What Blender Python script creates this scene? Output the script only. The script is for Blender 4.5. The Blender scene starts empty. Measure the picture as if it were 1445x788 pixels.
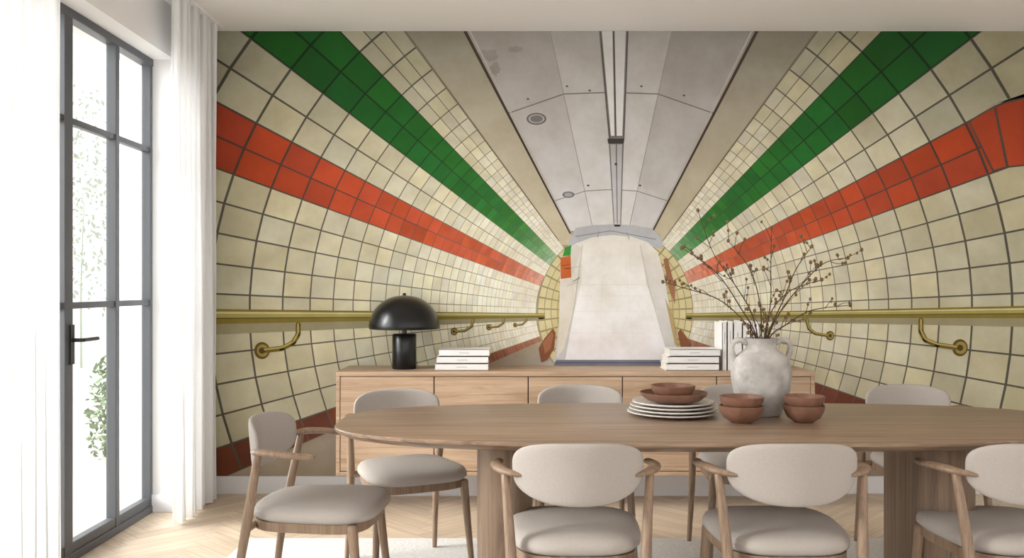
import bpy, math, random
from mathutils import Vector, Matrix
random.seed(7)
sc = bpy.context.scene
sc.view_settings.view_transform = 'Standard'
sc.view_settings.look = 'None'
sc.view_settings.exposure = 0.0

F=1250.0; CX=730.0; CY=405.0; CH=1.252
WY=5.36; HC=2.80
def P(px,py,Y):
    return Vector(((px-CX)*Y/F, Y, CH-(py-CY)*Y/F))
def s2l(c):
    c=max(0,min(255,c))/255.0
    return c/12.92 if c<=0.04045 else ((c+0.055)/1.055)**2.4
def C(r,g,b): return (s2l(r),s2l(g),s2l(b),1.0)

# ---------------------------------------------------------------- materials
def new_mat(name):
    m=bpy.data.materials.new(name); m.use_nodes=True
    nt=m.node_tree; b=nt.nodes['Principled BSDF']
    return m,nt,b
def mat_plain(name,col,rough=0.5,metal=0.0,spec=0.5,noise=0.0,nscale=8,bump=0.0,bscale=200,coat=0.0):
    m,nt,b=new_mat(name)
    b.inputs['Base Color'].default_value=col
    b.inputs['Roughness'].default_value=rough
    b.inputs['Metallic'].default_value=metal
    b.inputs['Specular IOR Level'].default_value=spec
    b.inputs['Coat Weight'].default_value=coat
    tc=nt.nodes.new('ShaderNodeTexCoord')
    if noise>0:
        n=nt.nodes.new('ShaderNodeTexNoise'); n.inputs['Scale'].default_value=nscale; n.inputs['Detail'].default_value=6
        nt.links.new(tc.outputs['Object'],n.inputs['Vector'])
        r=nt.nodes.new('ShaderNodeValToRGB')
        r.color_ramp.elements[0].position=0.3; r.color_ramp.elements[1].position=0.7
        r.color_ramp.elements[0].color=tuple(c*(1-noise) for c in col[:3])+(1,)
        r.color_ramp.elements[1].color=tuple(min(1,c*(1+noise*0.6)) for c in col[:3])+(1,)
        nt.links.new(n.outputs['Fac'],r.inputs['Fac']); nt.links.new(r.outputs['Color'],b.inputs['Base Color'])
    if bump>0:
        n2=nt.nodes.new('ShaderNodeTexNoise'); n2.inputs['Scale'].default_value=bscale; n2.inputs['Detail'].default_value=3
        nt.links.new(tc.outputs['Object'],n2.inputs['Vector'])
        bp=nt.nodes.new('ShaderNodeBump'); bp.inputs['Strength'].default_value=bump; bp.inputs['Distance'].default_value=0.003
        nt.links.new(n2.outputs['Fac'],bp.inputs['Height']); nt.links.new(bp.outputs['Normal'],b.inputs['Normal'])
    return m
def mat_wood(name,c1,c2,axis='X',rough=0.45,scale=1.0):
    m,nt,b=new_mat(name)
    tc=nt.nodes.new('ShaderNodeTexCoord'); mp=nt.nodes.new('ShaderNodeMapping')
    s=[34*scale]*3; s['XYZ'.index(axis)]=1.3*scale
    mp.inputs['Scale'].default_value=s
    nt.links.new(tc.outputs['Object'],mp.inputs['Vector'])
    n=nt.nodes.new('ShaderNodeTexNoise'); n.inputs['Scale'].default_value=1.0; n.inputs['Detail'].default_value=10; n.inputs['Roughness'].default_value=0.72; n.inputs['Distortion'].default_value=1.1
    nt.links.new(mp.outputs['Vector'],n.inputs['Vector'])
    r=nt.nodes.new('ShaderNodeValToRGB'); r.color_ramp.elements[0].position=0.34; r.color_ramp.elements[1].position=0.62
    r.color_ramp.elements[0].color=c1; r.color_ramp.elements[1].color=c2
    nt.links.new(n.outputs['Fac'],r.inputs['Fac']); nt.links.new(r.outputs['Color'],b.inputs['Base Color'])
    b.inputs['Roughness'].default_value=rough
    bp=nt.nodes.new('ShaderNodeBump'); bp.inputs['Strength'].default_value=0.15; bp.inputs['Distance'].default_value=0.002
    nt.links.new(n.outputs['Fac'],bp.inputs['Height']); nt.links.new(bp.outputs['Normal'],b.inputs['Normal'])
    return m
def mat_attr(name,rough=0.6,spec=0.2,grain=False):
    m,nt,b=new_mat(name)
    a=nt.nodes.new('ShaderNodeAttribute'); a.attribute_name='Col'
    b.inputs['Roughness'].default_value=rough; b.inputs['Specular IOR Level'].default_value=spec
    tc=nt.nodes.new('ShaderNodeTexCoord')
    n=nt.nodes.new('ShaderNodeTexNoise'); n.inputs['Detail'].default_value=6
    mx=nt.nodes.new('ShaderNodeMix'); mx.data_type='RGBA'; mx.blend_type='MULTIPLY'; mx.inputs['Factor'].default_value=1.0
    r=nt.nodes.new('ShaderNodeValToRGB')
    r.color_ramp.elements[0].position=0.3; r.color_ramp.elements[1].position=0.7
    if grain:
        mp=nt.nodes.new('ShaderNodeMapping'); mp.inputs['Scale'].default_value=(2.5,45,1)
        nt.links.new(tc.outputs['UV'],mp.inputs['Vector']); nt.links.new(mp.outputs['Vector'],n.inputs['Vector'])
        n.inputs['Scale'].default_value=1.0
        r.color_ramp.elements[0].color=(0.78,0.74,0.69,1)
    else:
        nt.links.new(tc.outputs['Object'],n.inputs['Vector']); n.inputs['Scale'].default_value=5.0; n.inputs['Detail'].default_value=10; n.inputs['Roughness'].default_value=0.65
        r.color_ramp.elements[0].color=(0.82,0.79,0.73,1)
    r.color_ramp.elements[1].color=(1,1,1,1)
    nt.links.new(n.outputs['Fac'],r.inputs['Fac'])
    nt.links.new(a.outputs['Color'],mx.inputs['A']); nt.links.new(r.outputs['Color'],mx.inputs['B'])
    nt.links.new(mx.outputs['Result'],b.inputs['Base Color'])
    return m

M_wall=mat_plain('wall_paint',C(240,239,238),0.8,noise=0.02,nscale=2)
M_ceil=mat_plain('ceiling_paint',C(252,251,250),0.85,noise=0.01,nscale=2)
M_base=mat_plain('baseboard_paint',C(228,228,230),0.5)
M_frame=mat_plain('window_frame_grey',C(84,86,90),0.45,metal=0.1)
M_black=mat_plain('lamp_black',C(6,7,8),0.28,spec=0.45,coat=0.15)
M_handle=mat_plain('handle_black',C(25,26,28),0.4)
M_side=mat_wood('oak_sideboard',C(162,132,104),C(204,176,149),'X',0.5)
M_gap=mat_plain('dark_gap',C(70,55,44),0.8)
M_table=mat_wood('oak_table',C(116,94,75),C(164,138,115),'X',0.36)
M_tleg=mat_wood('oak_table_leg',C(100,81,65),C(146,122,101),'Z',0.45)
M_cwood=mat_wood('oak_chair',C(116,94,75),C(156,130,107),'Z',0.42,1.4)
M_fab=mat_plain('fabric_linen',C(180,172,165),0.92,spec=0.10,noise=0.10,nscale=350,bump=0.4,bscale=500)
M_rug=mat_plain('rug_wool',C(228,226,223),0.95,spec=0.1,noise=0.14,nscale=70,bump=0.7,bscale=160)
M_vase=mat_plain('vase_plaster',C(190,185,179),0.85,spec=0.2,noise=0.36,nscale=14,bump=0.8,bscale=60)
M_terra=mat_plain('terracotta_glaze',C(130,93,74),0.45,noise=0.25,nscale=20)
M_plate=mat_plain('stoneware_cream',C(226,220,212),0.4,noise=0.05,nscale=30)
M_twig=mat_plain('twig_brown',C(80,60,46),0.8,noise=0.2,nscale=50)
M_bud=mat_plain('bud_brown',C(124,98,66),0.8,noise=0.3,nscale=80)
M_book=mat_plain('book_cover',C(240,238,236),0.6)
M_page=mat_plain('book_pages',C(214,208,196),0.8)
M_ink=mat_plain('book_title',C(196,192,186),0.7)
M_mural=mat_attr('mural_print',0.6,0.25)
M_floor=mat_attr('oak_herringbone',0.42,0.4,grain=True)
M_ground=mat_plain('terrace_stone',C(176,170,162),0.8,noise=0.12,nscale=3)
M_leaf=mat_plain('leaf_green',C(96,118,72),0.6,noise=0.45,nscale=3)
M_leafp=mat_plain('leaf_pale',C(178,188,170),0.7,noise=0.12,nscale=2)
def mat_curtain():
    m=bpy.data.materials.new('curtain_sheer'); m.use_nodes=True; nt=m.node_tree
    for n in list(nt.nodes): nt.nodes.remove(n)
    o=nt.nodes.new('ShaderNodeOutputMaterial'); d=nt.nodes.new('ShaderNodeBsdfDiffuse'); t=nt.nodes.new('ShaderNodeBsdfTranslucent')
    tr=nt.nodes.new('ShaderNodeBsdfTransparent'); m1=nt.nodes.new('ShaderNodeMixShader'); m2=nt.nodes.new('ShaderNodeMixShader')
    w=nt.nodes.new('ShaderNodeTexNoise'); w.inputs['Scale'].default_value=300
    tc=nt.nodes.new('ShaderNodeTexCoord'); nt.links.new(tc.outputs['Object'],w.inputs['Vector'])
    r=nt.nodes.new('ShaderNodeValToRGB'); r.color_ramp.elements[0].color=C(238,238,238); r.color_ramp.elements[1].color=C(249,249,249)
    nt.links.new(w.outputs['Fac'],r.inputs['Fac'])
    nt.links.new(r.outputs['Color'],d.inputs['Color']); nt.links.new(r.outputs['Color'],t.inputs['Color'])
    m1.inputs[0].default_value=0.21; m2.inputs[0].default_value=0.08
    nt.links.new(d.outputs[0],m1.inputs[1]); nt.links.new(t.outputs[0],m1.inputs[2])
    nt.links.new(m1.outputs[0],m2.inputs[1]); nt.links.new(tr.outputs[0],m2.inputs[2]); nt.links.new(m2.outputs[0],o.inputs['Surface'])
    return m
def mat_glass():
    m=bpy.data.materials.new('window_glass'); m.use_nodes=True; nt=m.node_tree
    for n in list(nt.nodes): nt.nodes.remove(n)
    o=nt.nodes.new('ShaderNodeOutputMaterial'); g=nt.nodes.new('ShaderNodeBsdfGlossy'); g.inputs['Roughness'].default_value=0.02
    tr=nt.nodes.new('ShaderNodeBsdfTransparent'); tr.inputs['Color'].default_value=(0.97,0.98,0.98,1); mx=nt.nodes.new('ShaderNodeMixShader')
    mx.inputs[0].default_value=0.05
    nt.links.new(tr.outputs[0],mx.inputs[1]); nt.links.new(g.outputs[0],mx.inputs[2]); nt.links.new(mx.outputs[0],o.inputs['Surface'])
    return m
M_curt=mat_curtain(); M_glass=mat_glass()

# ---------------------------------------------------------------- mesh builder
class MB:
    def __init__(s): s.v=[]; s.f=[]; s.m=[]
    def add(s,vs,fs,mi=0):
        o=len(s.v); s.v+= [tuple(v) for v in vs]; s.f+=[tuple(i+o for i in f) for f in fs]; s.m+=[mi]*len(fs)
    def box(s,x0,x1,y0,y1,z0,z1,mi=0):
        s.add([(x0,y0,z0),(x1,y0,z0),(x1,y1,z0),(x0,y1,z0),(x0,y0,z1),(x1,y0,z1),(x1,y1,z1),(x0,y1,z1)],
              [(0,3,2,1),(4,5,6,7),(0,1,5,4),(1,2,6,5),(2,3,7,6),(3,0,4,7)],mi)
    def loft(s,rings,mi=0,cap=True):
        n=len(rings[0]); vs=[p for r in rings for p in r]; fs=[]
        for i in range(len(rings)-1):
            for j in range(n):
                k=(j+1)%n; fs.append((i*n+j,i*n+k,(i+1)*n+k,(i+1)*n+j))
        if cap:
            fs.append(tuple(reversed(range(n)))); fs.append(tuple((len(rings)-1)*n+j for j in range(n)))
        s.add(vs,fs,mi)
    def lathe(s,prof,c=(0,0,0),n=48,mi=0):
        rings=[[(c[0]+max(r,1e-4)*math.cos(2*math.pi*j/n),c[1]+max(r,1e-4)*math.sin(2*math.pi*j/n),c[2]+z) for j in range(n)] for r,z in prof]
        s.loft(rings,mi,True)
    def tube(s,pts,rad,n=12,mi=0,flat=1.0,res=6,up=Vector((0,0,1))):
        pts=[Vector(p) for p in pts]
        Q=[];R=[]
        m=len(pts)
        for i in range(m-1):
            p0=pts[max(i-1,0)];p1=pts[i];p2=pts[i+1];p3=pts[min(i+2,m-1)]
            for k in range(res):
                t=k/res
                Q.append(0.5*((2*p1)+(p2-p0)*t+(2*p0-5*p1+4*p2-p3)*t*t+(-p0+3*p1-3*p2+p3)*t**3))
                R.append(rad[i]*(1-t)+rad[i+1]*t)
        Q.append(pts[-1]);R.append(rad[-1])
        rings=[]
        for i,q in enumerate(Q):
            d=(Q[min(i+1,len(Q)-1)]-Q[max(i-1,0)]).normalized()
            u=up-d*up.dot(d)
            if u.length<0.05: u=Vector((0,1,0))-d*d.y
            u.normalize(); w=d.cross(u)
            rings.append([q+w*(R[i]*math.cos(2*math.pi*j/n))+u*(R[i]*flat*math.sin(2*math.pi*j/n)) for j in range(n)])
        def capring(r,q,d,sgn):
            return [q+(p-q)*0.6+d*sgn*0.35*(p-q).length for p in r]
        d0=(Q[1]-Q[0]).normalized(); d1=(Q[-1]-Q[-2]).normalized()
        rings=[capring(rings[0],Q[0],d0,-1)]+rings+[capring(rings[-1],Q[-1],d1,1)]
        s.loft(rings,mi)
    def obj(s,name,mats,parent=None,smooth=True,angle=40,bevel=0):
        me=bpy.data.meshes.new(name); me.from_pydata(s.v,[],s.f)
        for m in mats: me.materials.append(m)
        me.polygons.foreach_set('material_index',s.m)
        import bmesh
        bm=bmesh.new(); bm.from_mesh(me); bmesh.ops.recalc_face_normals(bm,faces=bm.faces); bm.to_mesh(me); bm.free()
        if smooth:
            me.polygons.foreach_set('use_smooth',[True]*len(me.polygons))
            me.set_sharp_from_angle(angle=math.radians(angle))
        o=bpy.data.objects.new(name,me); sc.collection.objects.link(o)
        if parent: o.parent=parent
        if bevel>0:
            b=o.modifiers.new('bevel','BEVEL'); b.width=bevel; b.segments=2; b.limit_method='ANGLE'
        return o
def empty(name,loc=(0,0,0),rot=0):
    e=bpy.data.objects.new(name,None); e.location=loc; e.rotation_euler=(0,0,rot); e.empty_display_size=0.1
    sc.collection.objects.link(e); return e
def sup(a,b,n,z,cx=0,cy=0,seg=64,taper=0.0):
    out=[]
    for j in range(seg):
        t=2*math.pi*j/seg; c=math.cos(t); s_=math.sin(t)
        x=a*math.copysign(abs(c)**(2/n),c); y=b*math.copysign(abs(s_)**(2/n),s_)
        x*=1+taper*(y/b)
        out.append((cx+x,cy+y,z))
    return out

# ---------------------------------------------------------------- 2D clipped colour polygons
def clip(poly,x0,x1,y0,y1):
    def cut(poly,ax,val,keepgt):
        out=[]
        for i in range(len(poly)):
            a=poly[i]; b=poly[(i+1)%len(poly)]
            ia=(a[ax]>=val) if keepgt else (a[ax]<=val); ib=(b[ax]>=val) if keepgt else (b[ax]<=val)
            if ia: out.append(a)
            if ia!=ib:
                t=(val-a[ax])/(b[ax]-a[ax]); out.append(tuple(a[k]+(b[k]-a[k])*t for k in range(len(a))))
        return out
    for ax,val,g in ((0,x0,True),(0,x1,False),(1,y0,True),(1,y1,False)):
        if len(poly)<3: return []
        poly=cut(poly,ax,val,g)
    return poly if len(poly)>=3 else []
class Flat:
    def __init__(s,rect,to3): s.r=rect; s.to3=to3; s.v=[]; s.f=[]; s.c=[]; s.uv=[]
    def poly(s,pts,cols,layer=0,uvs=None):
        if not isinstance(cols,list): cols=[cols]*len(pts)
        full=[(p[0],p[1])+tuple(c[:3])+(tuple(uvs[i]) if uvs else (0,0)) for i,(p,c) in enumerate(zip(pts,cols))]
        q=clip(full,*s.r)
        if not q: return
        o=len(s.v)
        for a in q:
            s.v.append(s.to3(a[0],a[1],layer)); s.c.append((a[2],a[3],a[4],1)); s.uv.append((a[5],a[6]))
        s.f.append(tuple(range(o,o+len(q))))
    def obj(s,name,mat):
        me=bpy.data.meshes.new(name); me.from_pydata(s.v,[],s.f)
        at=me.color_attributes.new('Col','FLOAT_COLOR','POINT')
        for i,c in enumerate(s.c): at.data[i].color=c
        ul=me.uv_layers.new(name='UVMap')
        for l in me.loops: ul.data[l.index].uv=s.uv[l.vertex_index]
        me.materials.append(mat)
        o=bpy.data.objects.new(name,me); sc.collection.objects.link(o); return o

# ================================================================ ROOM SHELL
XL=-1.905; XR=4.2; YB=-1.5
YW0,YW1=1.7,4.92; ZW=2.515; XW=-2.05
b=MB(); b.box(XL-0.35,XR+0.2,WY,WY+0.2,0,HC); b.obj('wall_back',[M_wall],smooth=False)
b=MB(); b.box(XL-0.30,XL,YW1,WY,0,HC); b.box(XL-0.30,XL,YB,YW0,0,HC); b.box(XL-0.30,XL,YW0,YW1,ZW,HC); b.obj('wall_left',[M_wall],smooth=False)
b=MB(); b.box(XR,XR+0.2,YB,WY,0,HC); b.obj('wall_right',[M_wall],smooth=False)
b=MB(); b.box(XL-0.35,XR+0.2,YB,WY+0.2,HC,HC+0.2); b.obj('ceiling',[M_ceil],smooth=False)
b=MB(); b.box(XL,XR,WY-0.016,WY,0.0,0.107); b.obj('baseboard_back',[M_base],smooth=False,bevel=0.003)
b=MB(); b.box(XL-0.13,XL,YW1-0.014,YW1,0,0.1); b.box(XL,XL+0.014,YW1-0.014,WY-0.016,0,0.1); b.obj('baseboard_left',[M_base],smooth=False,bevel=0.003)
b=MB(); b.box(XR-0.016,XR,YB,WY-0.016,0,0.107); b.obj('baseboard_right',[M_base],smooth=False)

# floor : herringbone planks
fl=Flat((XL-0.32,XR,YB,WY),lambda x,y,l:(x,y,-0.004+l*0.002))
fl.poly([(-3,-2),(5,-2),(5,6),(-3,6)],C(150,120,92),0)
w=0.085; m=6; L=w*m; g=0.0008
ca=math.cos(math.radians(45)); sa=ca
def rot(x,y): return (x*ca-y*sa+1.0, x*sa+y*ca+2.0)
for i in range(-75,76):
    for j in range(-10,11):
        ox=i*w+j*L; oy=i*w-j*L
        for (x0,x1,y0,y1,h) in ((0,L,0,w,1),(0,w,w,w+L,0)):
            q=[(ox+x0+g,oy+y0+g),(ox+x1-g,oy+y0+g),(ox+x1-g,oy+y1-g),(ox+x0+g,oy+y1-g)]
            q=[rot(*p) for p in q]
            cxm=sum(p[0] for p in q)/4; cym=sum(p[1] for p in q)/4
            if cxm<-2.8 or cxm>4.8 or cym<-2 or cym>6: continue
            k=random.uniform(0.90,1.05); cc=[s2l(v)*k for v in (222,203,180)]
            ru=random.random()*30; rv=random.random()*30
            uv=[(ru,rv),(ru+L,rv),(ru+L,rv+w),(ru,rv+w)] if h else [(ru,rv),(ru,rv+w),(ru+L,rv+w),(ru+L,rv)]
            fl.poly(q,tuple(cc)+(1,),2,uv)
fl.obj('floor',M_floor)
b=MB(); b.box(-1.33,3.1,1.9,4.37,0.001,0.012); b.obj('area_rug',[M_rug],smooth=False,bevel=0.004)

# ================================================================ WINDOW (steel framed french door)
win=empty('window_1',(XW,0,0))
b=MB()
def vbar(y0,y1,z0=0.03,z1=ZW,t=0.02): b.box(-t,t,y0,y1,z0,z1)
b.box(-0.03,0.03,YW0,YW1,0.0,0.04); b.box(-0.03,0.03,YW0,YW1,ZW-0.04,ZW)
b.box(-0.025,0.025,YW1-0.03,YW1,0.0,ZW); b.box(-0.03,0.03,YW0,YW0+0.035,0,ZW)
div=[YW0,2.20,2.66,3.12,3.58,4.00,4.49,YW1]
for y in div[1:-1]:
    wd=0.036 if abs(y-4.0)<0.01 or abs(y-2.66)<.01 else 0.020
    vbar(y-wd,y+wd,t=0.026)
for z in (2.01,1.166): b.box(-0.018,0.018,YW0,YW1,z-0.015,z+0.015)
b.box(-0.022,0.022,YW0,YW1,0.04,0.085)
b.obj('frame',[M_frame],win,smooth=False,bevel=0.003)
b=MB(); b.box(-0.004,0.004,YW0+0.03,YW1-0.03,0.05,ZW-0.05); b.obj('glass_panes',[M_glass],win,smooth=False)
b=MB()
b.box(0.02,0.034,4.00,4.035,0.90,1.08); b.tube([(0.03,4.018,1.01),(0.075,4.018,1.01),(0.08,4.04,1.01),(0.08,4.16,1.01)],[0.009]*4,10)
b.obj('door_handle',[M_handle],win)

# ================================================================ CURTAINS
def curtain(name,y0,y1,xc,amp,pleats,seed):
    rnd=random.Random(seed); b=MB(); nx=pleats*12; nz=14; vs=[];fs=[]
    ph=[rnd.uniform(-0.4,0.4) for _ in range(pleats+2)]; am=[rnd.uniform(0.6,1.3) for _ in range(pleats+2)]
    for k in range(nz+1):
        z=0.012+(HC-0.026)*k/nz; tight=1-0.12*(k/nz)
        for i in range(nx+1):
            u=i/nx*pleats; f=u%1; a=am[int(u)]*(1-f)+am[int(u)+1]*f
            x=xc+amp*a*tight*math.sin(2*math.pi*u+ph[int(u)]*math.sin(math.pi*f)) + 0.008*math.sin(3.1*u+z*1.3)
            y=y0+(y1-y0)*(i/nx)+0.010*math.sin(4*math.pi*u+z)
            vs.append((x,y,z))
    for k in range(nz):
        for i in range(nx):
            a=k*(nx+1)+i; fs.append((a,a+1,a+nx+2,a+nx+1))
    b.add(vs,fs); return b.obj(name,[M_curt],smooth=True,angle=180)
curtain('sheer_curtain',4.60,5.22,-1.785,0.032,8,3)
curtain('sheer_curtain',2.55,3.46,-1.785,0.034,11,5)
b=MB(); b.box(-1.83,-1.75,1.5,5.3,HC-0.012,HC-0.001); b.obj('curtain_track',[M_ceil],smooth=False)

# ================================================================ MURAL (flat print on the back wall)
SX=WY/F
VX,VY=862.0,440.0
x0px=CX+XL/SX; x1px=CX+XR/SX
mu=Flat((x0px,x1px,44.2,672.5),lambda x,y,l:((x-CX)*SX, WY-0.001-l*0.0006, CH-(y-CY)*SX))
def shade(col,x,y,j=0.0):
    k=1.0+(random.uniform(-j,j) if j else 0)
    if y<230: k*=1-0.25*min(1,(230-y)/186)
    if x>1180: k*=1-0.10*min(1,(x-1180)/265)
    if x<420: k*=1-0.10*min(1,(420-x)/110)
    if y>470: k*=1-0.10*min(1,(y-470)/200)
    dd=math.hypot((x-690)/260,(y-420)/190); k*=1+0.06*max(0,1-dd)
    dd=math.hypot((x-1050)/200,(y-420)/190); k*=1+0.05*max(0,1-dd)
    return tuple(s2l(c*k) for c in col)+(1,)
def mix(a,b_,t): t=max(0,min(1,t)); return tuple(a[i]+(b_[i]-a[i])*t for i in range(3))
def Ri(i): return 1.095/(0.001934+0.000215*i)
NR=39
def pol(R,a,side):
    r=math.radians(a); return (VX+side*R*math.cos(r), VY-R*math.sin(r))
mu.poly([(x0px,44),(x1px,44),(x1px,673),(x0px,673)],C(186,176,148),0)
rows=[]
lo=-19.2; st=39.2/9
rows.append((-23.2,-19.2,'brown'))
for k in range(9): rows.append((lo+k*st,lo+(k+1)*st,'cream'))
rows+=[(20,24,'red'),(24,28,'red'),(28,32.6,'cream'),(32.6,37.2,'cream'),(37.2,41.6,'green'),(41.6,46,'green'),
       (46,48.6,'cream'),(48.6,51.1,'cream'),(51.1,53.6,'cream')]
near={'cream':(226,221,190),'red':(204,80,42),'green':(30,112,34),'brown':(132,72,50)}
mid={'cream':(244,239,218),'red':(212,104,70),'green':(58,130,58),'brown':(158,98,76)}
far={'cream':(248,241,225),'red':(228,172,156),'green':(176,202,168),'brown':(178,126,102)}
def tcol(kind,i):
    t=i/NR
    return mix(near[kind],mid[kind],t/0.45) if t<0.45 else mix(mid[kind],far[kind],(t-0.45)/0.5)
for side in (-1,1):
    for i in range(-6,NR):
        Ra,Rb=Ri(i),Ri(i+1)
        if Ra<0: continue
        for (a0,a1,kind) in rows:
            t=max(0,i/NR)
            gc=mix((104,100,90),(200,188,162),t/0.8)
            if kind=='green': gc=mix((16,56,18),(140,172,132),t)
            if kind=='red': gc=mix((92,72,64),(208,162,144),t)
            q=[pol(Ra,a0,side),pol(Rb,a0,side),pol(Rb,a1,side),pol(Ra,a1,side)]
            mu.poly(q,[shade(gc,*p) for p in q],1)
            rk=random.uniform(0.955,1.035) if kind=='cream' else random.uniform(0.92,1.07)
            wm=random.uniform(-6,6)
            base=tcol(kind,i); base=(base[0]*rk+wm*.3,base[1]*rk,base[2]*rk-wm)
            gr=0.028; ga=0.031
            A0=a0+(a1-a0)*ga; A1=a1-(a1-a0)*ga
            R0=Ra+(Rb-Ra)*gr; R1=Rb-(Rb-Ra)*gr
            q=[pol(R0,A0,side),pol(R1,A0,side),pol(R1,A1,side),pol(R0,A1,side)]
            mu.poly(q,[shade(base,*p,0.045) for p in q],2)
# upright red pieces where the band levels out
mu.poly([(1384,160),(1403,147),(1424,141),(1446,137),(1700,135),(1700,40),(1600,40),(1500,98),(1446,128)],[shade((222,217,188),1440,130)]*9,3)
mu.poly([(1366,171),(1384,160),(1403,149.5),(1424,142),(1446,137.5),(1700,136),(1700,235),(1446,234.5),(1422,237),(1400,243)],C(90,78,70),3.5)
for q in ([(1369,172),(1385,162),(1402,152.5),(1419,235),(1402,240)],[(1405,151),(1424,144.5),(1445,140),(1448,232),(1423,234.5)],[(1449,139.5),(1520,138),(1520,232),(1452,232)],[(1524,138),(1600,138),(1600,232),(1524,232)]):
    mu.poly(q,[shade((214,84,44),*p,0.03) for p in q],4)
# cornice + ceiling panels (rays through the vanishing point)
def ray(off,y): return (VX+off*(VY-y)/396.0, y)
ys=[44,80,120,160,200,240,280,326]
def strip(o0,o1,cols,layer=2,yy=None):
    yy=yy or ys
    for k in range(len(yy)-1):
        ya,yb=yy[k],yy[k+1]; ta=min(1,(ya-44)/282); tb=min(1,(yb-44)/282)
        def cc(t):
            t*= (len(cols)-1); i=min(int(t),len(cols)-2); return mix(cols[i],cols[i+1],t-i)
        ca_,cb_=C(*cc(ta)),C(*cc(tb))
        mu.poly([ray(o0,ya),ray(o1,ya),ray(o1,yb),ray(o0,yb)],[ca_,ca_,cb_,cb_],layer)
ysl=ys+[346]
strip(-292,-204,[(146,142,128),(188,182,164),(206,198,176),(216,206,178)],3,ysl)
strip(204,292,[(140,134,122),(176,170,154),(198,190,168),(212,202,174)],3,ysl)
strip(-204,-86,[(166,162,158),(194,190,188),(216,214,214),(238,238,240)],3)
strip(-86,86,[(176,173,170),(206,204,202),(226,225,225),(246,246,248)],3)
strip(86,204,[(156,152,148),(184,180,177),(208,206,204),(232,232,235)],3)
def line(p,q,w0,col,layer=5,w1=None):
    w1=w0 if w1 is None else w1
    dx,dy=q[0]-p[0],q[1]-p[1]; l=math.hypot(dx,dy); nx,ny=-dy/l,dx/l
    mu.poly([(p[0]+nx*w0/2,p[1]+ny*w0/2),(q[0]+nx*w1/2,q[1]+ny*w1/2),(q[0]-nx*w1/2,q[1]-ny*w1/2),(p[0]-nx*w0/2,p[1]-ny*w0/2)],C(*col),layer)
for o in (-206,206):
    line(ray(o,44),ray(o,330),4.5,(74,62,52),5,2)
    line(ray(o*0.965,44),ray(o*0.965,330),2,(200,194,186),5,1)
for o in (-290,290): line(ray(o,44),ray(o,340),2,(120,110,90),5,1)
for o in (-86,86): line(ray(o,44),ray(o,326),1.2,(154,152,150),4,0.7)
def seam(y,ye,col,wd):
    pts=[ray(-204,ye),ray(-86,y+2),ray(-18,y),ray(18,y),ray(86,y+2),ray(204,ye)]
    for k in range(5): line(pts[k],pts[k+1],wd,col,4)
seam(131,160,(124,122,120),1.6); seam(268,284,(154,153,154),1.2)
def disc(cx,cy,rx,ry,col,layer,n=20):
    mu.poly([(cx+rx*math.cos(2*math.pi*k/n),cy+ry*math.sin(2*math.pi*k/n)) for k in range(n)],C(*col),layer)
disc(757,168,14,8.5,(110,108,106),5); disc(757,168,11.5,6.5,(188,186,184),6); disc(757,168,9,5,(130,128,126),7)
disc(802,275,8.5,4.5,(120,118,118),5); disc(802,275,6,3,(180,178,178),6)
rs=random.Random(5)
for (sx,sy,rx,ry) in ((688,78,15,9),(699,98,8,10),(728,70,12,5)):
    n=22; pts=[]
    for k in range(n):
        f=rs.uniform(.7,1.15); pts.append((sx+rx*f*math.cos(2*math.pi*k/n),sy+ry*f*math.sin(2*math.pi*k/n)))
    mu.poly(pts,C(160,155,149),4)
for (sx,sy) in ((745,140),(800,122),(905,122),(965,135),(832,128),(903,262),(830,262)): disc(sx,sy,2.0,1.4,(100,98,96),5,8)
# strip light along the tunnel crown
mu.poly([(845,44),(887,44),(881,197),(859,197)],C(132,130,128),6)
mu.poly([(849,44),(864,44),(867,192),(862,192)],[C(212,212,212)]*2+[C(248,248,250)]*2,7)
mu.poly([(867,44),(883,44),(878,192),(870,192)],[C(204,204,204)]*2+[C(244,244,248)]*2,7)
line((866,44),(869,194),2,(84,82,80),8,1)
line((847,44),(860,196),1.2,(92,88,84),8,1); line((885.5,44),(880,196),1.2,(92,88,84),8,1)
mu.poly([(857,196),(881,196),(880,203),(858,203)],C(72,68,66),8)
mu.poly([(859,203),(880,203),(876,320),(866,320)],C(132,130,130),6)
mu.poly([(861,204),(878,204),(875,320),(867,320)],[C(190,190,192)]*2+[C(228,228,232)]*2,7)
line((869.5,204),(871,320),1.6,(120,118,118),8,1)
disc(869,232,2,2,(80,78,76),9,8)
# tunnel floor
fc=[C(158,144,124),C(176,162,142),C(204,198,192),C(204,198,192),C(170,156,138),C(150,136,118)]
mu.poly([pol(1600,-23.2,-1),pol(115,-23.2,-1),(783,516),(957,516),pol(115,-23.2,1),pol(1600,-23.2,1)],fc,2)
mu.poly([(786,516),(955,516),(1010,680),(720,680)],[C(190,188,188)]*4,3)
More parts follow.
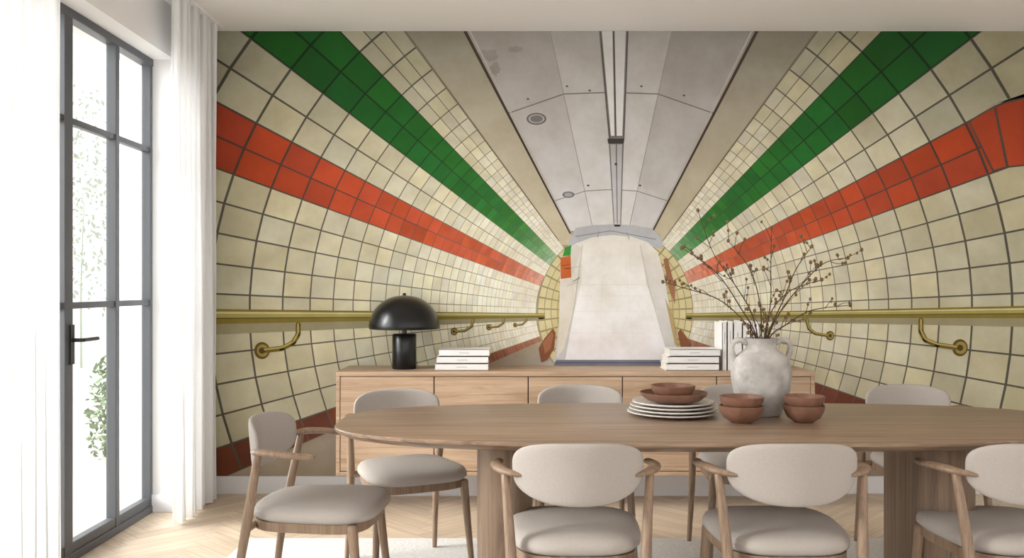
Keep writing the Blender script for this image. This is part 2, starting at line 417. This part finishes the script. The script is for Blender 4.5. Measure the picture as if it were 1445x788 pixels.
# arch ring round the far opening
def ap(R,a):
    r=math.radians(a); return (VX+6+R*math.cos(r)*0.98, VY-R*math.sin(r)*1.06)
for k in range(0,32):
    a0=k*8.0-38; a1=a0+8.0
    mu.poly([ap(112,a0),ap(112,a1),ap(76,a1),ap(76,a0)],C(170,158,116),5)
    for (ra,rb) in ((111,102.5),(101.5,93),(92,84),(83,76)):
        d=(102.5-ra)/30
        mu.poly([ap(ra,a0+.6),ap(ra,a1-.6),ap(rb,a1-.6),ap(rb,a0+.6)],C(*mix((230,219,172),(208,193,134),d+random.uniform(-.2,.2))),6)
mu.poly([(806,334),(812,322),(838,318),(862,317),(892,318),(920,323),(932,335),(936,352),(918,348),(880,338),(840,338),(812,346),(800,352)],C(200,203,210),7)
line((812,334),(862,326),1.2,(150,152,156),8); line((862,326),(925,338),1.2,(150,152,156),8)
line((845,327),(843,336),1,(150,152,156),8); line((884,328),(888,338),1,(150,152,156),8)
op=[(781,516),(786,480),(789,450),(790,420),(790,385),(795,358),(812,344),(836,335),(862,332),(890,334),(914,342),(928,356),(936,385),(944,430),(952,480),(958,516)]
oc=[C(212,212,216),C(218,216,216),C(226,222,218)]+[C(246,242,234)]*10+[C(228,226,222),C(220,218,218),C(212,212,216)]
mu.poly(op,oc,8)
mu.poly([(791,395),(806,392),(822,350),(812,345),(795,358),(790,385)],C(232,228,216),9)
mu.poly([(822,342),(903,342),(912,400),(820,400)],[C(248,244,236)]*2+[C(255,254,252)]*2,9)
mu.poly([(820,400),(912,400),(926,440),(944,510),(796,510),(810,440)],[C(255,254,252)]*3+[C(248,246,254)]*2+[C(255,255,255)],9)
mu.poly([(790,396),(808,393),(812,420),(806,450),(796,490),(786,506),(789,450)],C(236,230,218),9)
for (y_,c_) in ((402,240),(418,245),(440,246),(470,244)): 
    line((812-(y_-400)*.17,y_),(918+(y_-400)*.24,y_),0.7,(c_,c_-2,c_-4),10)
line((852,342),(846,510),0.6,(244,242,240),10); line((880,342),(896,510),0.6,(245,243,241),10)
line((822,346),(812,420),1.2,(216,212,206),10); line((812,420),(797,508),1.2,(218,214,210),10)
line((903,346),(914,400),1.2,(220,216,210),10); line((914,400),(944,508),1.2,(220,216,212),10)
line((796,380),(820,376),0.8,(206,202,196),10); line((800,404),(816,398),0.8,(200,196,190),10); line((808,398),(818,392),2,(190,186,180),10)
mu.poly([(791,364),(805,361),(806,392),(791,394)],C(214,110,56),10)
mu.poly([(794,362),(797,350),(806,346),(805,361)],C(66,156,66),10)
line((791,376),(805,373),0.8,(160,80,44),11)
mu.poly([(936,366),(941,364),(952,404),(952,430),(944,408)],C(172,118,90),10)
mu.poly([(938,420),(950,448),(958,492),(952,486)],C(196,170,120),10)
mu.poly([(781,516),(785,508),(953,508),(957,516)],C(124,128,144),11)
line((783,512),(955,512),1,(80,84,98),12)
mu.poly([(760,492),(768,478),(780,464),(784,470),(782,492),(772,508),(764,512)],C(146,92,64),9)
mu.poly([(766,484),(779,468),(781,473),(777,492),(769,500)],C(176,118,88),10)
mu.poly([(976,492),(970,478),(960,464),(956,470),(961,494),(968,508),(974,510)],C(146,92,64),9)
# hand rails
def rail(p,q,w0,w1):
    line((p[0],p[1]+w0*.8),(q[0],q[1]+w1*.8),w0*0.8,(166,158,126),6,w1*0.6)
    line(p,q,w0,(142,127,54),7,w1)
    line((p[0],p[1]-w0*.12),(q[0],q[1]-w1*.12),w0*0.45,(184,171,100),8,w1*0.45)
    line((p[0],p[1]-w0*.25),(q[0],q[1]-w1*.25),w0*0.12,(224,217,164),9,w1*0.12)
    line((p[0],p[1]+w0*.12),(q[0],q[1]+w1*.12),w0*0.07,(96,84,36),9,w1*0.07)
rail((x0px,447),(768,445.5),22,6); rail((x1px,438),(968,445.5),24,6)
def bracket(fx,fy,r,pts,wd):
    disc(fx,fy,r,r*1.1,(104,86,34),7); disc(fx+r*.1,fy,r*.75,r*.8,(170,150,80),8); disc(fx,fy,r*.4,r*.4,(90,70,30),9)
    for k in range(len(pts)-1):
        line(pts[k],pts[k+1],wd,(122,104,44),9); disc(pts[k+1][0],pts[k+1][1],wd/2,wd/2,(122,104,44),9,10)
        line((pts[k][0],pts[k][1]-wd*.2),(pts[k+1][0],pts[k+1][1]-wd*.2),wd*.35,(196,178,104),10)
bracket(370,495,11,[(373,495),(398,492),(414,484),(421,472),(421,458)],7)
bracket(641,468,5,[(642,468),(656,467),(665,461),(668,451)],4)
bracket(690,462,4,[(691,462),(703,461),(710,456),(711,449)],3)
bracket(727,459,3,[(728,459),(737,458),(742,453),(743,449)],2.4)
bracket(1354,491,11,[(1350,491),(1322,487),(1305,480),(1299,468),(1299,452)],7)
bracket(1171,474,6,[(1168,474),(1150,471),(1141,464),(1138,451)],4.5)
bracket(1082,466,4,[(1080,466),(1068,464),(1062,459),(1061,450)],3)
mu.obj('tunnel_mural',M_mural)

# ================================================================ SIDEBOARD
SBX0,SBX1,SBY0,SBY1,SBZ0,SBZ1=-1.016,1.667,4.96,5.350,0.193,0.776
sb=empty('sideboard',((SBX0+SBX1)/2,(SBY0+SBY1)/2,SBZ0))
hx=(SBX1-SBX0)/2; hy=(SBY1-SBY0)/2; hz=SBZ1-SBZ0
b=MB(); b.box(-hx,hx,-hy+0.0,hy,hz-0.026,hz); b.box(-hx,-hx+0.022,-hy,hy,0,hz-0.026); b.box(hx-0.022,hx,-hy,hy,0,hz-0.026); b.box(-hx+.022,hx-.022,-hy,hy,0,0.022)
b.obj('carcass',[M_side],sb,smooth=False,bevel=0.002)
b=MB(); b.box(-hx+.022,hx-.022,-hy+0.024,hy,0.022,hz-0.026); b.obj('inner_shadow_gap',[M_gap],sb,smooth=False)
b=MB(); n=5; wi=2*hx-0.044
for k in range(n):
    xa=-hx+.022+wi*k/n+0.003; xb=-hx+.022+wi*(k+1)/n-0.003
    b.box(xa,xb,-hy+0.003,-hy+0.023,0.026,hz-0.030)
b.obj('door_fronts',[M_side],sb,smooth=False,bevel=0.0015)
b=MB(); b.box(-hx+.25,hx-.25,hy-0.06,hy-0.03,-SBZ0+0.001,0.0); b.obj('recessed_plinth',[M_base],sb,smooth=False)

# ================================================================ TABLE
TX,TY=0.73,3.335; TZ=0.75
tb=empty('dining_table',(TX,TY,0.012))
b=MB(); A,B=1.40,0.497; zt=TZ-0.012
rings=[]
for (ins,z) in ((0.30,zt-0.047),(0.09,zt-0.045),(0.03,zt-0.030),(0.006,zt-0.018),(0,zt-0.012),(0,zt-0.005),(0.003,zt-0.001),(0.006,zt)):
    rings.append(sup(A-ins,B-ins,3.0,z,seg=160))
b.loft(rings); b.obj('table_top',[M_table],tb,angle=30)
for sx in (-1,1):
    b=MB(); cx=sx*0.775
    rings=[sup(0.10,0.235,3.2,z,cx,-0.11+0.03,seg=64) for z in (0,0.006,zt-0.05,zt-0.046)]
    b.loft(rings); b.obj('pedestal_leg',[M_tleg],tb,angle=50)

# ================================================================ CHAIRS
def chair_parts():
    parts={}
    b=MB(); rings=[]
    for ins,z in ((0.05,0.412),(0.012,0.415),(0.0,0.427),(0.0,0.441),(0.008,0.456),(0.03,0.466),(0.08,0.472),(0.15,0.475)):
        rings.append(sup(0.216-ins,0.232-ins,3.4,z,0,0.008,64,0.07))
    b.loft(rings); parts['seat_cushion']=(b,M_fab,80)
    b=MB(); rings=[sup(0.200-i,0.213-i,4.0,z,0,0.0,64,0.07) for i,z in ((0.006,0.378),(0,0.381),(0,0.409),(0.0,0.413))]
    b.loft(rings); parts['seat_frame']=(b,M_cwood,50)
    # backrest : thin curved shell cushion
    b=MB(); rings=[]
    W,H=0.203,0.098
    prof=[(.03,-1),(.25,-1),(.5,-.99),(.7,-.96),(.84,-.88),(.93,-.7),(.98,-.4),(1.0,0),(.98,.4),(.93,.7),(.84,.88),(.7,.96),(.5,.99),(.25,1),(.03,1)]
    for sc_,dn in prof:
        ring=[]
        n=72; d=0.004+dn*(0.011 if dn<0 else 0.016)
        for j in range(n):
            t=2*math.pi*j/n; c=math.cos(t); s_=math.sin(t)
            N=3.8 if s_>0 else 2.6
            u=sc_*W*math.copysign(abs(c)**(2/N),c); v=sc_*H*math.copysign(abs(s_)**(2/N),s_)
            u*=1+0.02*v/H
            y=-0.245+0.075*(u/W)**2+d-0.09*v
            ring.append((u,y,0.668+v-0.008*(u/W)**2*(1 if v>0 else -0.6)*sc_*abs(v)/H))
        rings.append(ring)
    b.loft(rings); parts['backrest']=(b,M_fab,180)
    b=MB()
    for s_ in (-1,1):
        b.tube([(s_*0.212,-0.262,0.0),(s_*0.206,-0.230,0.25),(s_*0.208,-0.200,0.42),(s_*0.226,-0.155,0.655)],[0.0105,0.015,0.0175,0.013],14)
        b.tube([(s_*0.215,0.215,0.0),(s_*0.200,0.185,0.25),(s_*0.190,0.170,0.405)],[0.0105,0.016,0.019],14)
    b.tube([(-0.2,-0.2,0.392),(0.2,-0.2,0.392)],[0.012,0.012],10)
    parts['legs']=(b,M_cwood,60)
    b=MB()
    for s_ in (-1,1):
        b.tube([(s_*0.175,-0.188,0.658),(s_*0.208,-0.172,0.662),(s_*0.238,-0.135,0.666),(s_*0.254,-0.07,0.665),(s_*0.256,-0.0,0.659),(s_*0.250,0.050,0.656)],
               [0.009,0.016,0.021,0.020,0.018,0.016],14,flat=0.60)
    parts['armrests']=(b,M_cwood,60)
    return parts
CP=None
def chair(x,y,deg,z=0.0125):
    global CP
    e=empty('dining_chair',(x,y,z),math.radians(deg))
    if CP is None:
        CP={}
        for k,(b,mt,an) in chair_parts().items():
            CP[k]=b.obj(k,[mt],e,angle=an)
    else:
        for k,o in CP.items():
            n=bpy.data.objects.new(k,o.data); sc.collection.objects.link(n); n.parent=e
    return e
for x in (0.188,0.853,1.595): chair(x,2.92,0)
for x in (0.30,1.05,1.865): chair(x,4.06,180)
chair(-0.725,3.28,-95)
chair(-0.475,3.89,-155)

# ================================================================ TABLEWARE
def bowl(b,c,r,h,mi=0,rim=0.005):
    b.lathe([(0,0.0),(r*.45,0),(r*.5,h*.05),(r*.78,h*.28),(r*.96,h*.7),(r,h),(r-rim*.5,h+.001),(r-rim,h-.002),(r*.9,h*.7),(r*.7,h*.33),(r*.4,h*.14),(0,h*.12)],c,48,mi)
def plate(b,c,r,h,mi=0):
    b.lathe([(0,0),(r*.6,0),(r*.7,.003),(r*.92,h*.5),(r,h*.8),(r,h),(r-.004,h),(r*.88,h*.75),(r*.6,.008),(0,.007)],c,56,mi)
o_=MB()
for k in range(4): plate(o_,(0.003*(k%2),0.002*k,0.0005+k*0.0125),0.176-0.006*k,0.018)
o=o_.obj('plate_stack',[M_plate],angle=60); o.location=(0.607,3.47,TZ)
o_=MB(); bowl(o_,(0,0,0),0.132,0.042); o=o_.obj('terracotta_dish',[M_terra],angle=60); o.location=(0.612,3.47,TZ+0.0475)
o_=MB(); bowl(o_,(0,0,0),0.086,0.062); o=o_.obj('terracotta_bowl',[M_terra],angle=60); o.location=(0.610,3.47,TZ+0.0545)
for (x,y,r) in ((0.83,3.28,0.082),(1.064,3.29,0.076)):
    o_=MB(); bowl(o_,(0,0,0),r,0.062); bowl(o_,(0.001,0,0.036),r*0.99,0.060)
    o=o_.obj('bowl_stack',[M_terra],angle=60); o.location=(x,y,TZ+0.0005)

VXw,VYw=0.955,3.47
vs=empty('ceramic_vase',(VXw,VYw,TZ+0.0005))
b=MB(); b.lathe([(0,0),(.070,0),(.076,.006),(.094,.05),(.109,.10),(.116,.15),(.114,.19),(.102,.225),(.078,.246),(.060,.258),(.056,.278),(.060,.296),(.063,.301),(.057,.301),(.050,.29),(.048,.27),(.05,.25),(.09,.20),(.09,.06),(0,.02)],(0,0,0),64)
b.obj('vase_body',[M_vase],vs,angle=70)
b=MB()
for s_ in (-1,1): b.tube([(s_*.056,0,.280),(s_*.082,0,.293),(s_*.106,0,.285),(s_*.115,0,.258),(s_*.105,0,.225),(s_*.094,0,.212)],[.011,.011,.0105,.010,.011,.012],12,up=Vector((0,1,0)))
b.obj('vase_handles',[M_vase],vs,angle=70)
stems=[[(1070,484),(1060,440),(1035,400),(1002,355),(985,297)],
[(1068,484),(1050,452),(1010,422),(962,406),(937,398)],
[(1070,484),(1045,432),(1008,385),(966,350)],
[(1078,484),(1084,430),(1090,380),(1086,322)],
[(1082,484),(1100,442),(1130,402),(1165,372),(1200,364)],
[(1083,484),(1108,458),(1150,438),(1196,431)],
[(1074,484),(1072,430),(1058,380),(1026,340)],
[(1080,484),(1108,420),(1126,380),(1148,348)],
[(1080,484),(1092,440),(1118,410),(1160,395)]]
dys=[0.0,0.06,-0.08,0.10,-0.05,0.08,0.12,-0.10,0.02]
rb=random.Random(11)
bs=MB(); bb=MB()
def ico(c,r):
    n=6; rings=[]
    for k in range(5):
        ph=-math.pi/2+math.pi*(k+0.5)/5
        rings.append([(c[0]+r*math.cos(ph)*math.cos(2*math.pi*j/n),c[1]+r*math.cos(ph)*math.sin(2*math.pi*j/n),c[2]+1.2*r*math.sin(ph)) for j in range(n)])
    bb.loft(rings)
for st_,dy in zip(stems,dys):
    pts=[]; n=len(st_)
    for k,(px,py) in enumerate(st_):
        t=k/(n-1); pts.append(P(px+ (rb.uniform(-4,4) if k else 0),py,VYw+dy*t+ (0.01 if k==0 else 0)))
    base=Vector((VXw+rb.uniform(-.02,.02),VYw+rb.uniform(-.02,.02),TZ+0.08))
    pts=[base]+pts
    bs.tube(pts,[.0028]+[.0028-.0015*k/(n-1) for k in range(n)],7)
    for k in range(2,len(pts)):
        a=pts[k-1]; c=pts[k]
        for q in range(3):
            t=rb.random(); p=a.lerp(c,t); d=(c-a).normalized()
            side=Vector((rb.uniform(-1,1),rb.uniform(-.6,.6),rb.uniform(-.2,1))).normalized()
            e=p+(d*0.6+side*0.7)*rb.uniform(.03,.085)
            mm=p.lerp(e,.5)+Vector((0,0,rb.uniform(-.006,.01)))
            bs.tube([p,mm,e],[.0015,.0012,.0009],5,res=3)
            ico(e,rb.uniform(.005,.0072))
            if rb.random()<.5: ico(mm+Vector((0,0,.004)),rb.uniform(.004,.006))
            if rb.random()<.4: ico(p.lerp(e,.75)+Vector((.004,0,-.003)),rb.uniform(.004,.006))
    ico(pts[-1],.007)
bo=bs.obj('branch_stems',[M_twig],None,angle=80); bu=bb.obj('branch_buds',[M_bud],None,angle=80)
for o in (bo,bu):
    o.parent=vs; o.location=(-VXw,-VYw,-(TZ+0.0005))

# ================================================================ SIDEBOARD OBJECTS
lp=empty('table_lamp',(-0.657,5.15,SBZ1))
b=MB(); b.lathe([(0,0),(.068,0),(.070,.003),(.070,.196),(.066,.202),(.02,.203),(.014,.205),(.014,.26),(0,.262)],n=56); b.obj('lamp_base',[M_black],lp,angle=40)
b=MB()
pr=[(.203,.232),(.205,.236)]
for k in range(1,15):
    a=math.pi/2*k/14; pr.append((.205*math.cos(a)**0.92 if k<14 else 0.004,.236+.190*math.sin(a)))
inn=[(.004,.418)]+[(.200*math.cos(math.pi/2*k/10),.234+.184*math.sin(math.pi/2*k/10)) for k in range(9,-1,-1)]
b.lathe(pr+inn,n=72); b.lathe([(0,.42),(.010,.42),(.011,.432),(.007,.440),(0,.441)],n=20)
b.obj('lamp_shade',[M_black],lp,angle=50)
def book(b,x0,x1,y0,y1,z0,z1,flat=True):
    t=0.003
    if flat:
        b.box(x0,x1,y0,y1,z0,z0+t,0); b.box(x0,x1,y0,y1,z1-t,z1,0); b.box(x0,x1,y0,y0+t,z0,z1,0)
        b.box(x0+.004,x1-.004,y0+t,y1-.004,z0+t,z1-t,1)
        b.box(x0+(x1-x0)*.40,x0+(x1-x0)*.60,y0-.0006,y0,z0+(z1-z0)*.45,z0+(z1-z0)*.55,2)
    else:
        b.box(x0,x0+t,y0,y1,z0,z1,0); b.box(x1-t,x1,y0,y1,z0,z1,0); b.box(x0,x1,y0,y0+t,z0,z1,0)
        b.box(x0+t,x1-t,y0+t,y1-.004,z0+.004,z1-.004,1)
        b.box(x0+(x1-x0)*.44,x0+(x1-x0)*.56,y0-.0006,y0,z0+(z1-z0)*.55,z0+(z1-z0)*.8,2)
for cx in (-0.31,1.0):
    b=MB()
    for k,(dx,wd) in enumerate(((-.006,.150),(-.002,.146),(.008,.143))):
        book(b,dx-wd,dx+wd,-.105,.105,k*.0405,k*.0405+.039)
    o=b.obj('book_stack',[M_book,M_page,M_ink],smooth=False); o.location=(cx,5.13,SBZ1+.0005)
b=MB(); x=0
for (wd,h) in ((.028,.272),(.034,.278),(.050,.268),(.046,.280),(.05,.276)):
    book(b,x,x+wd,-.10,.10,0,h,False); x+=wd+.0015
o=b.obj('upright_books',[M_book,M_page,M_ink],smooth=False); o.location=(1.165,5.14,SBZ1+.0005)

# ================================================================ OUTSIDE
b=MB(); b.box(-14,XL-0.32,-8,24,-0.12,-0.03); b.obj('terrace_ground',[M_ground],smooth=False)
b=MB(); b.box(-2.58,-2.22,5.56,5.9,-0.03,3.4); b.obj('wall_terrace',[M_wall],smooth=False)
def leaves(name,c,rad,n,size,mat,seed):
    r=random.Random(seed); b=MB()
    for _ in range(n):
        while True:
            p=Vector((r.uniform(-1,1),r.uniform(-1,1),r.uniform(-1,1)))
            if p.length<1: break
        p=Vector((c[0]+p.x*rad[0],c[1]+p.y*rad[1],c[2]+p.z*rad[2]))
        if p.z<0: continue
        u=Vector((r.gauss(0,1),r.gauss(0,1),r.gauss(0,1))).normalized(); v=u.orthogonal().normalized(); s_=size*r.uniform(.6,1.3)
        b.add([p-u*s_,p+v*s_*.45,p+u*s_,p-v*s_*.45],[(0,1,2,3)])
    b.tube([(c[0],c[1],-0.03),(c[0],c[1],c[2]*.5),(c[0]+.05,c[1],c[2])],[.03,.02,.01],8)
    return b.obj(name,[mat],smooth=False)
leaves('garden_shrub',(-2.98,6.5,0.34),(.15,.25,.44),650,.026,M_leaf,1)
leaves('garden_tree',(-6.9,14.0,2.6),(1.0,1.4,1.9),1300,.05,M_leafp,2)

# ================================================================ LIGHT : bright open sky on the terrace side, dimmer elsewhere
wd=bpy.data.worlds.new('world'); sc.world=wd; wd.use_nodes=True
nt=wd.node_tree; bg=nt.nodes['Background']; bg.inputs['Color'].default_value=(1.0,0.995,0.985,1)
tc=nt.nodes.new('ShaderNodeTexCoord'); sp=nt.nodes.new('ShaderNodeSeparateXYZ'); mr=nt.nodes.new('ShaderNodeMapRange')
nt.links.new(tc.outputs['Generated'],sp.inputs[0]); nt.links.new(sp.outputs['X'],mr.inputs['Value'])
mr.inputs['From Min'].default_value=-0.8; mr.inputs['From Max'].default_value=-0.48; mr.inputs['To Min'].default_value=9.0; mr.inputs['To Max'].default_value=1.42
nt.links.new(mr.outputs['Result'],bg.inputs['Strength'])
sun=bpy.data.lights.new('sun','SUN'); sun.energy=5.2; sun.angle=math.radians(30); sun.color=(1,0.98,0.95)
so=bpy.data.objects.new('sun',sun); sc.collection.objects.link(so)
d=Vector((1.0,0.32,-0.48)); so.rotation_euler=d.to_track_quat('-Z','Y').to_euler()

# ================================================================ CAMERA
cd=bpy.data.cameras.new('camera'); co=bpy.data.objects.new('camera',cd); sc.collection.objects.link(co)
co.location=(0,0,CH); co.rotation_euler=(math.radians(90),0,0)
cd.sensor_fit='HORIZONTAL'; cd.sensor_width=36; cd.lens=36*F/1445
cd.shift_x=-(CX-722.5)/1445; cd.shift_y=(CY-394)/1445
cd.clip_start=0.05
sc.camera=co
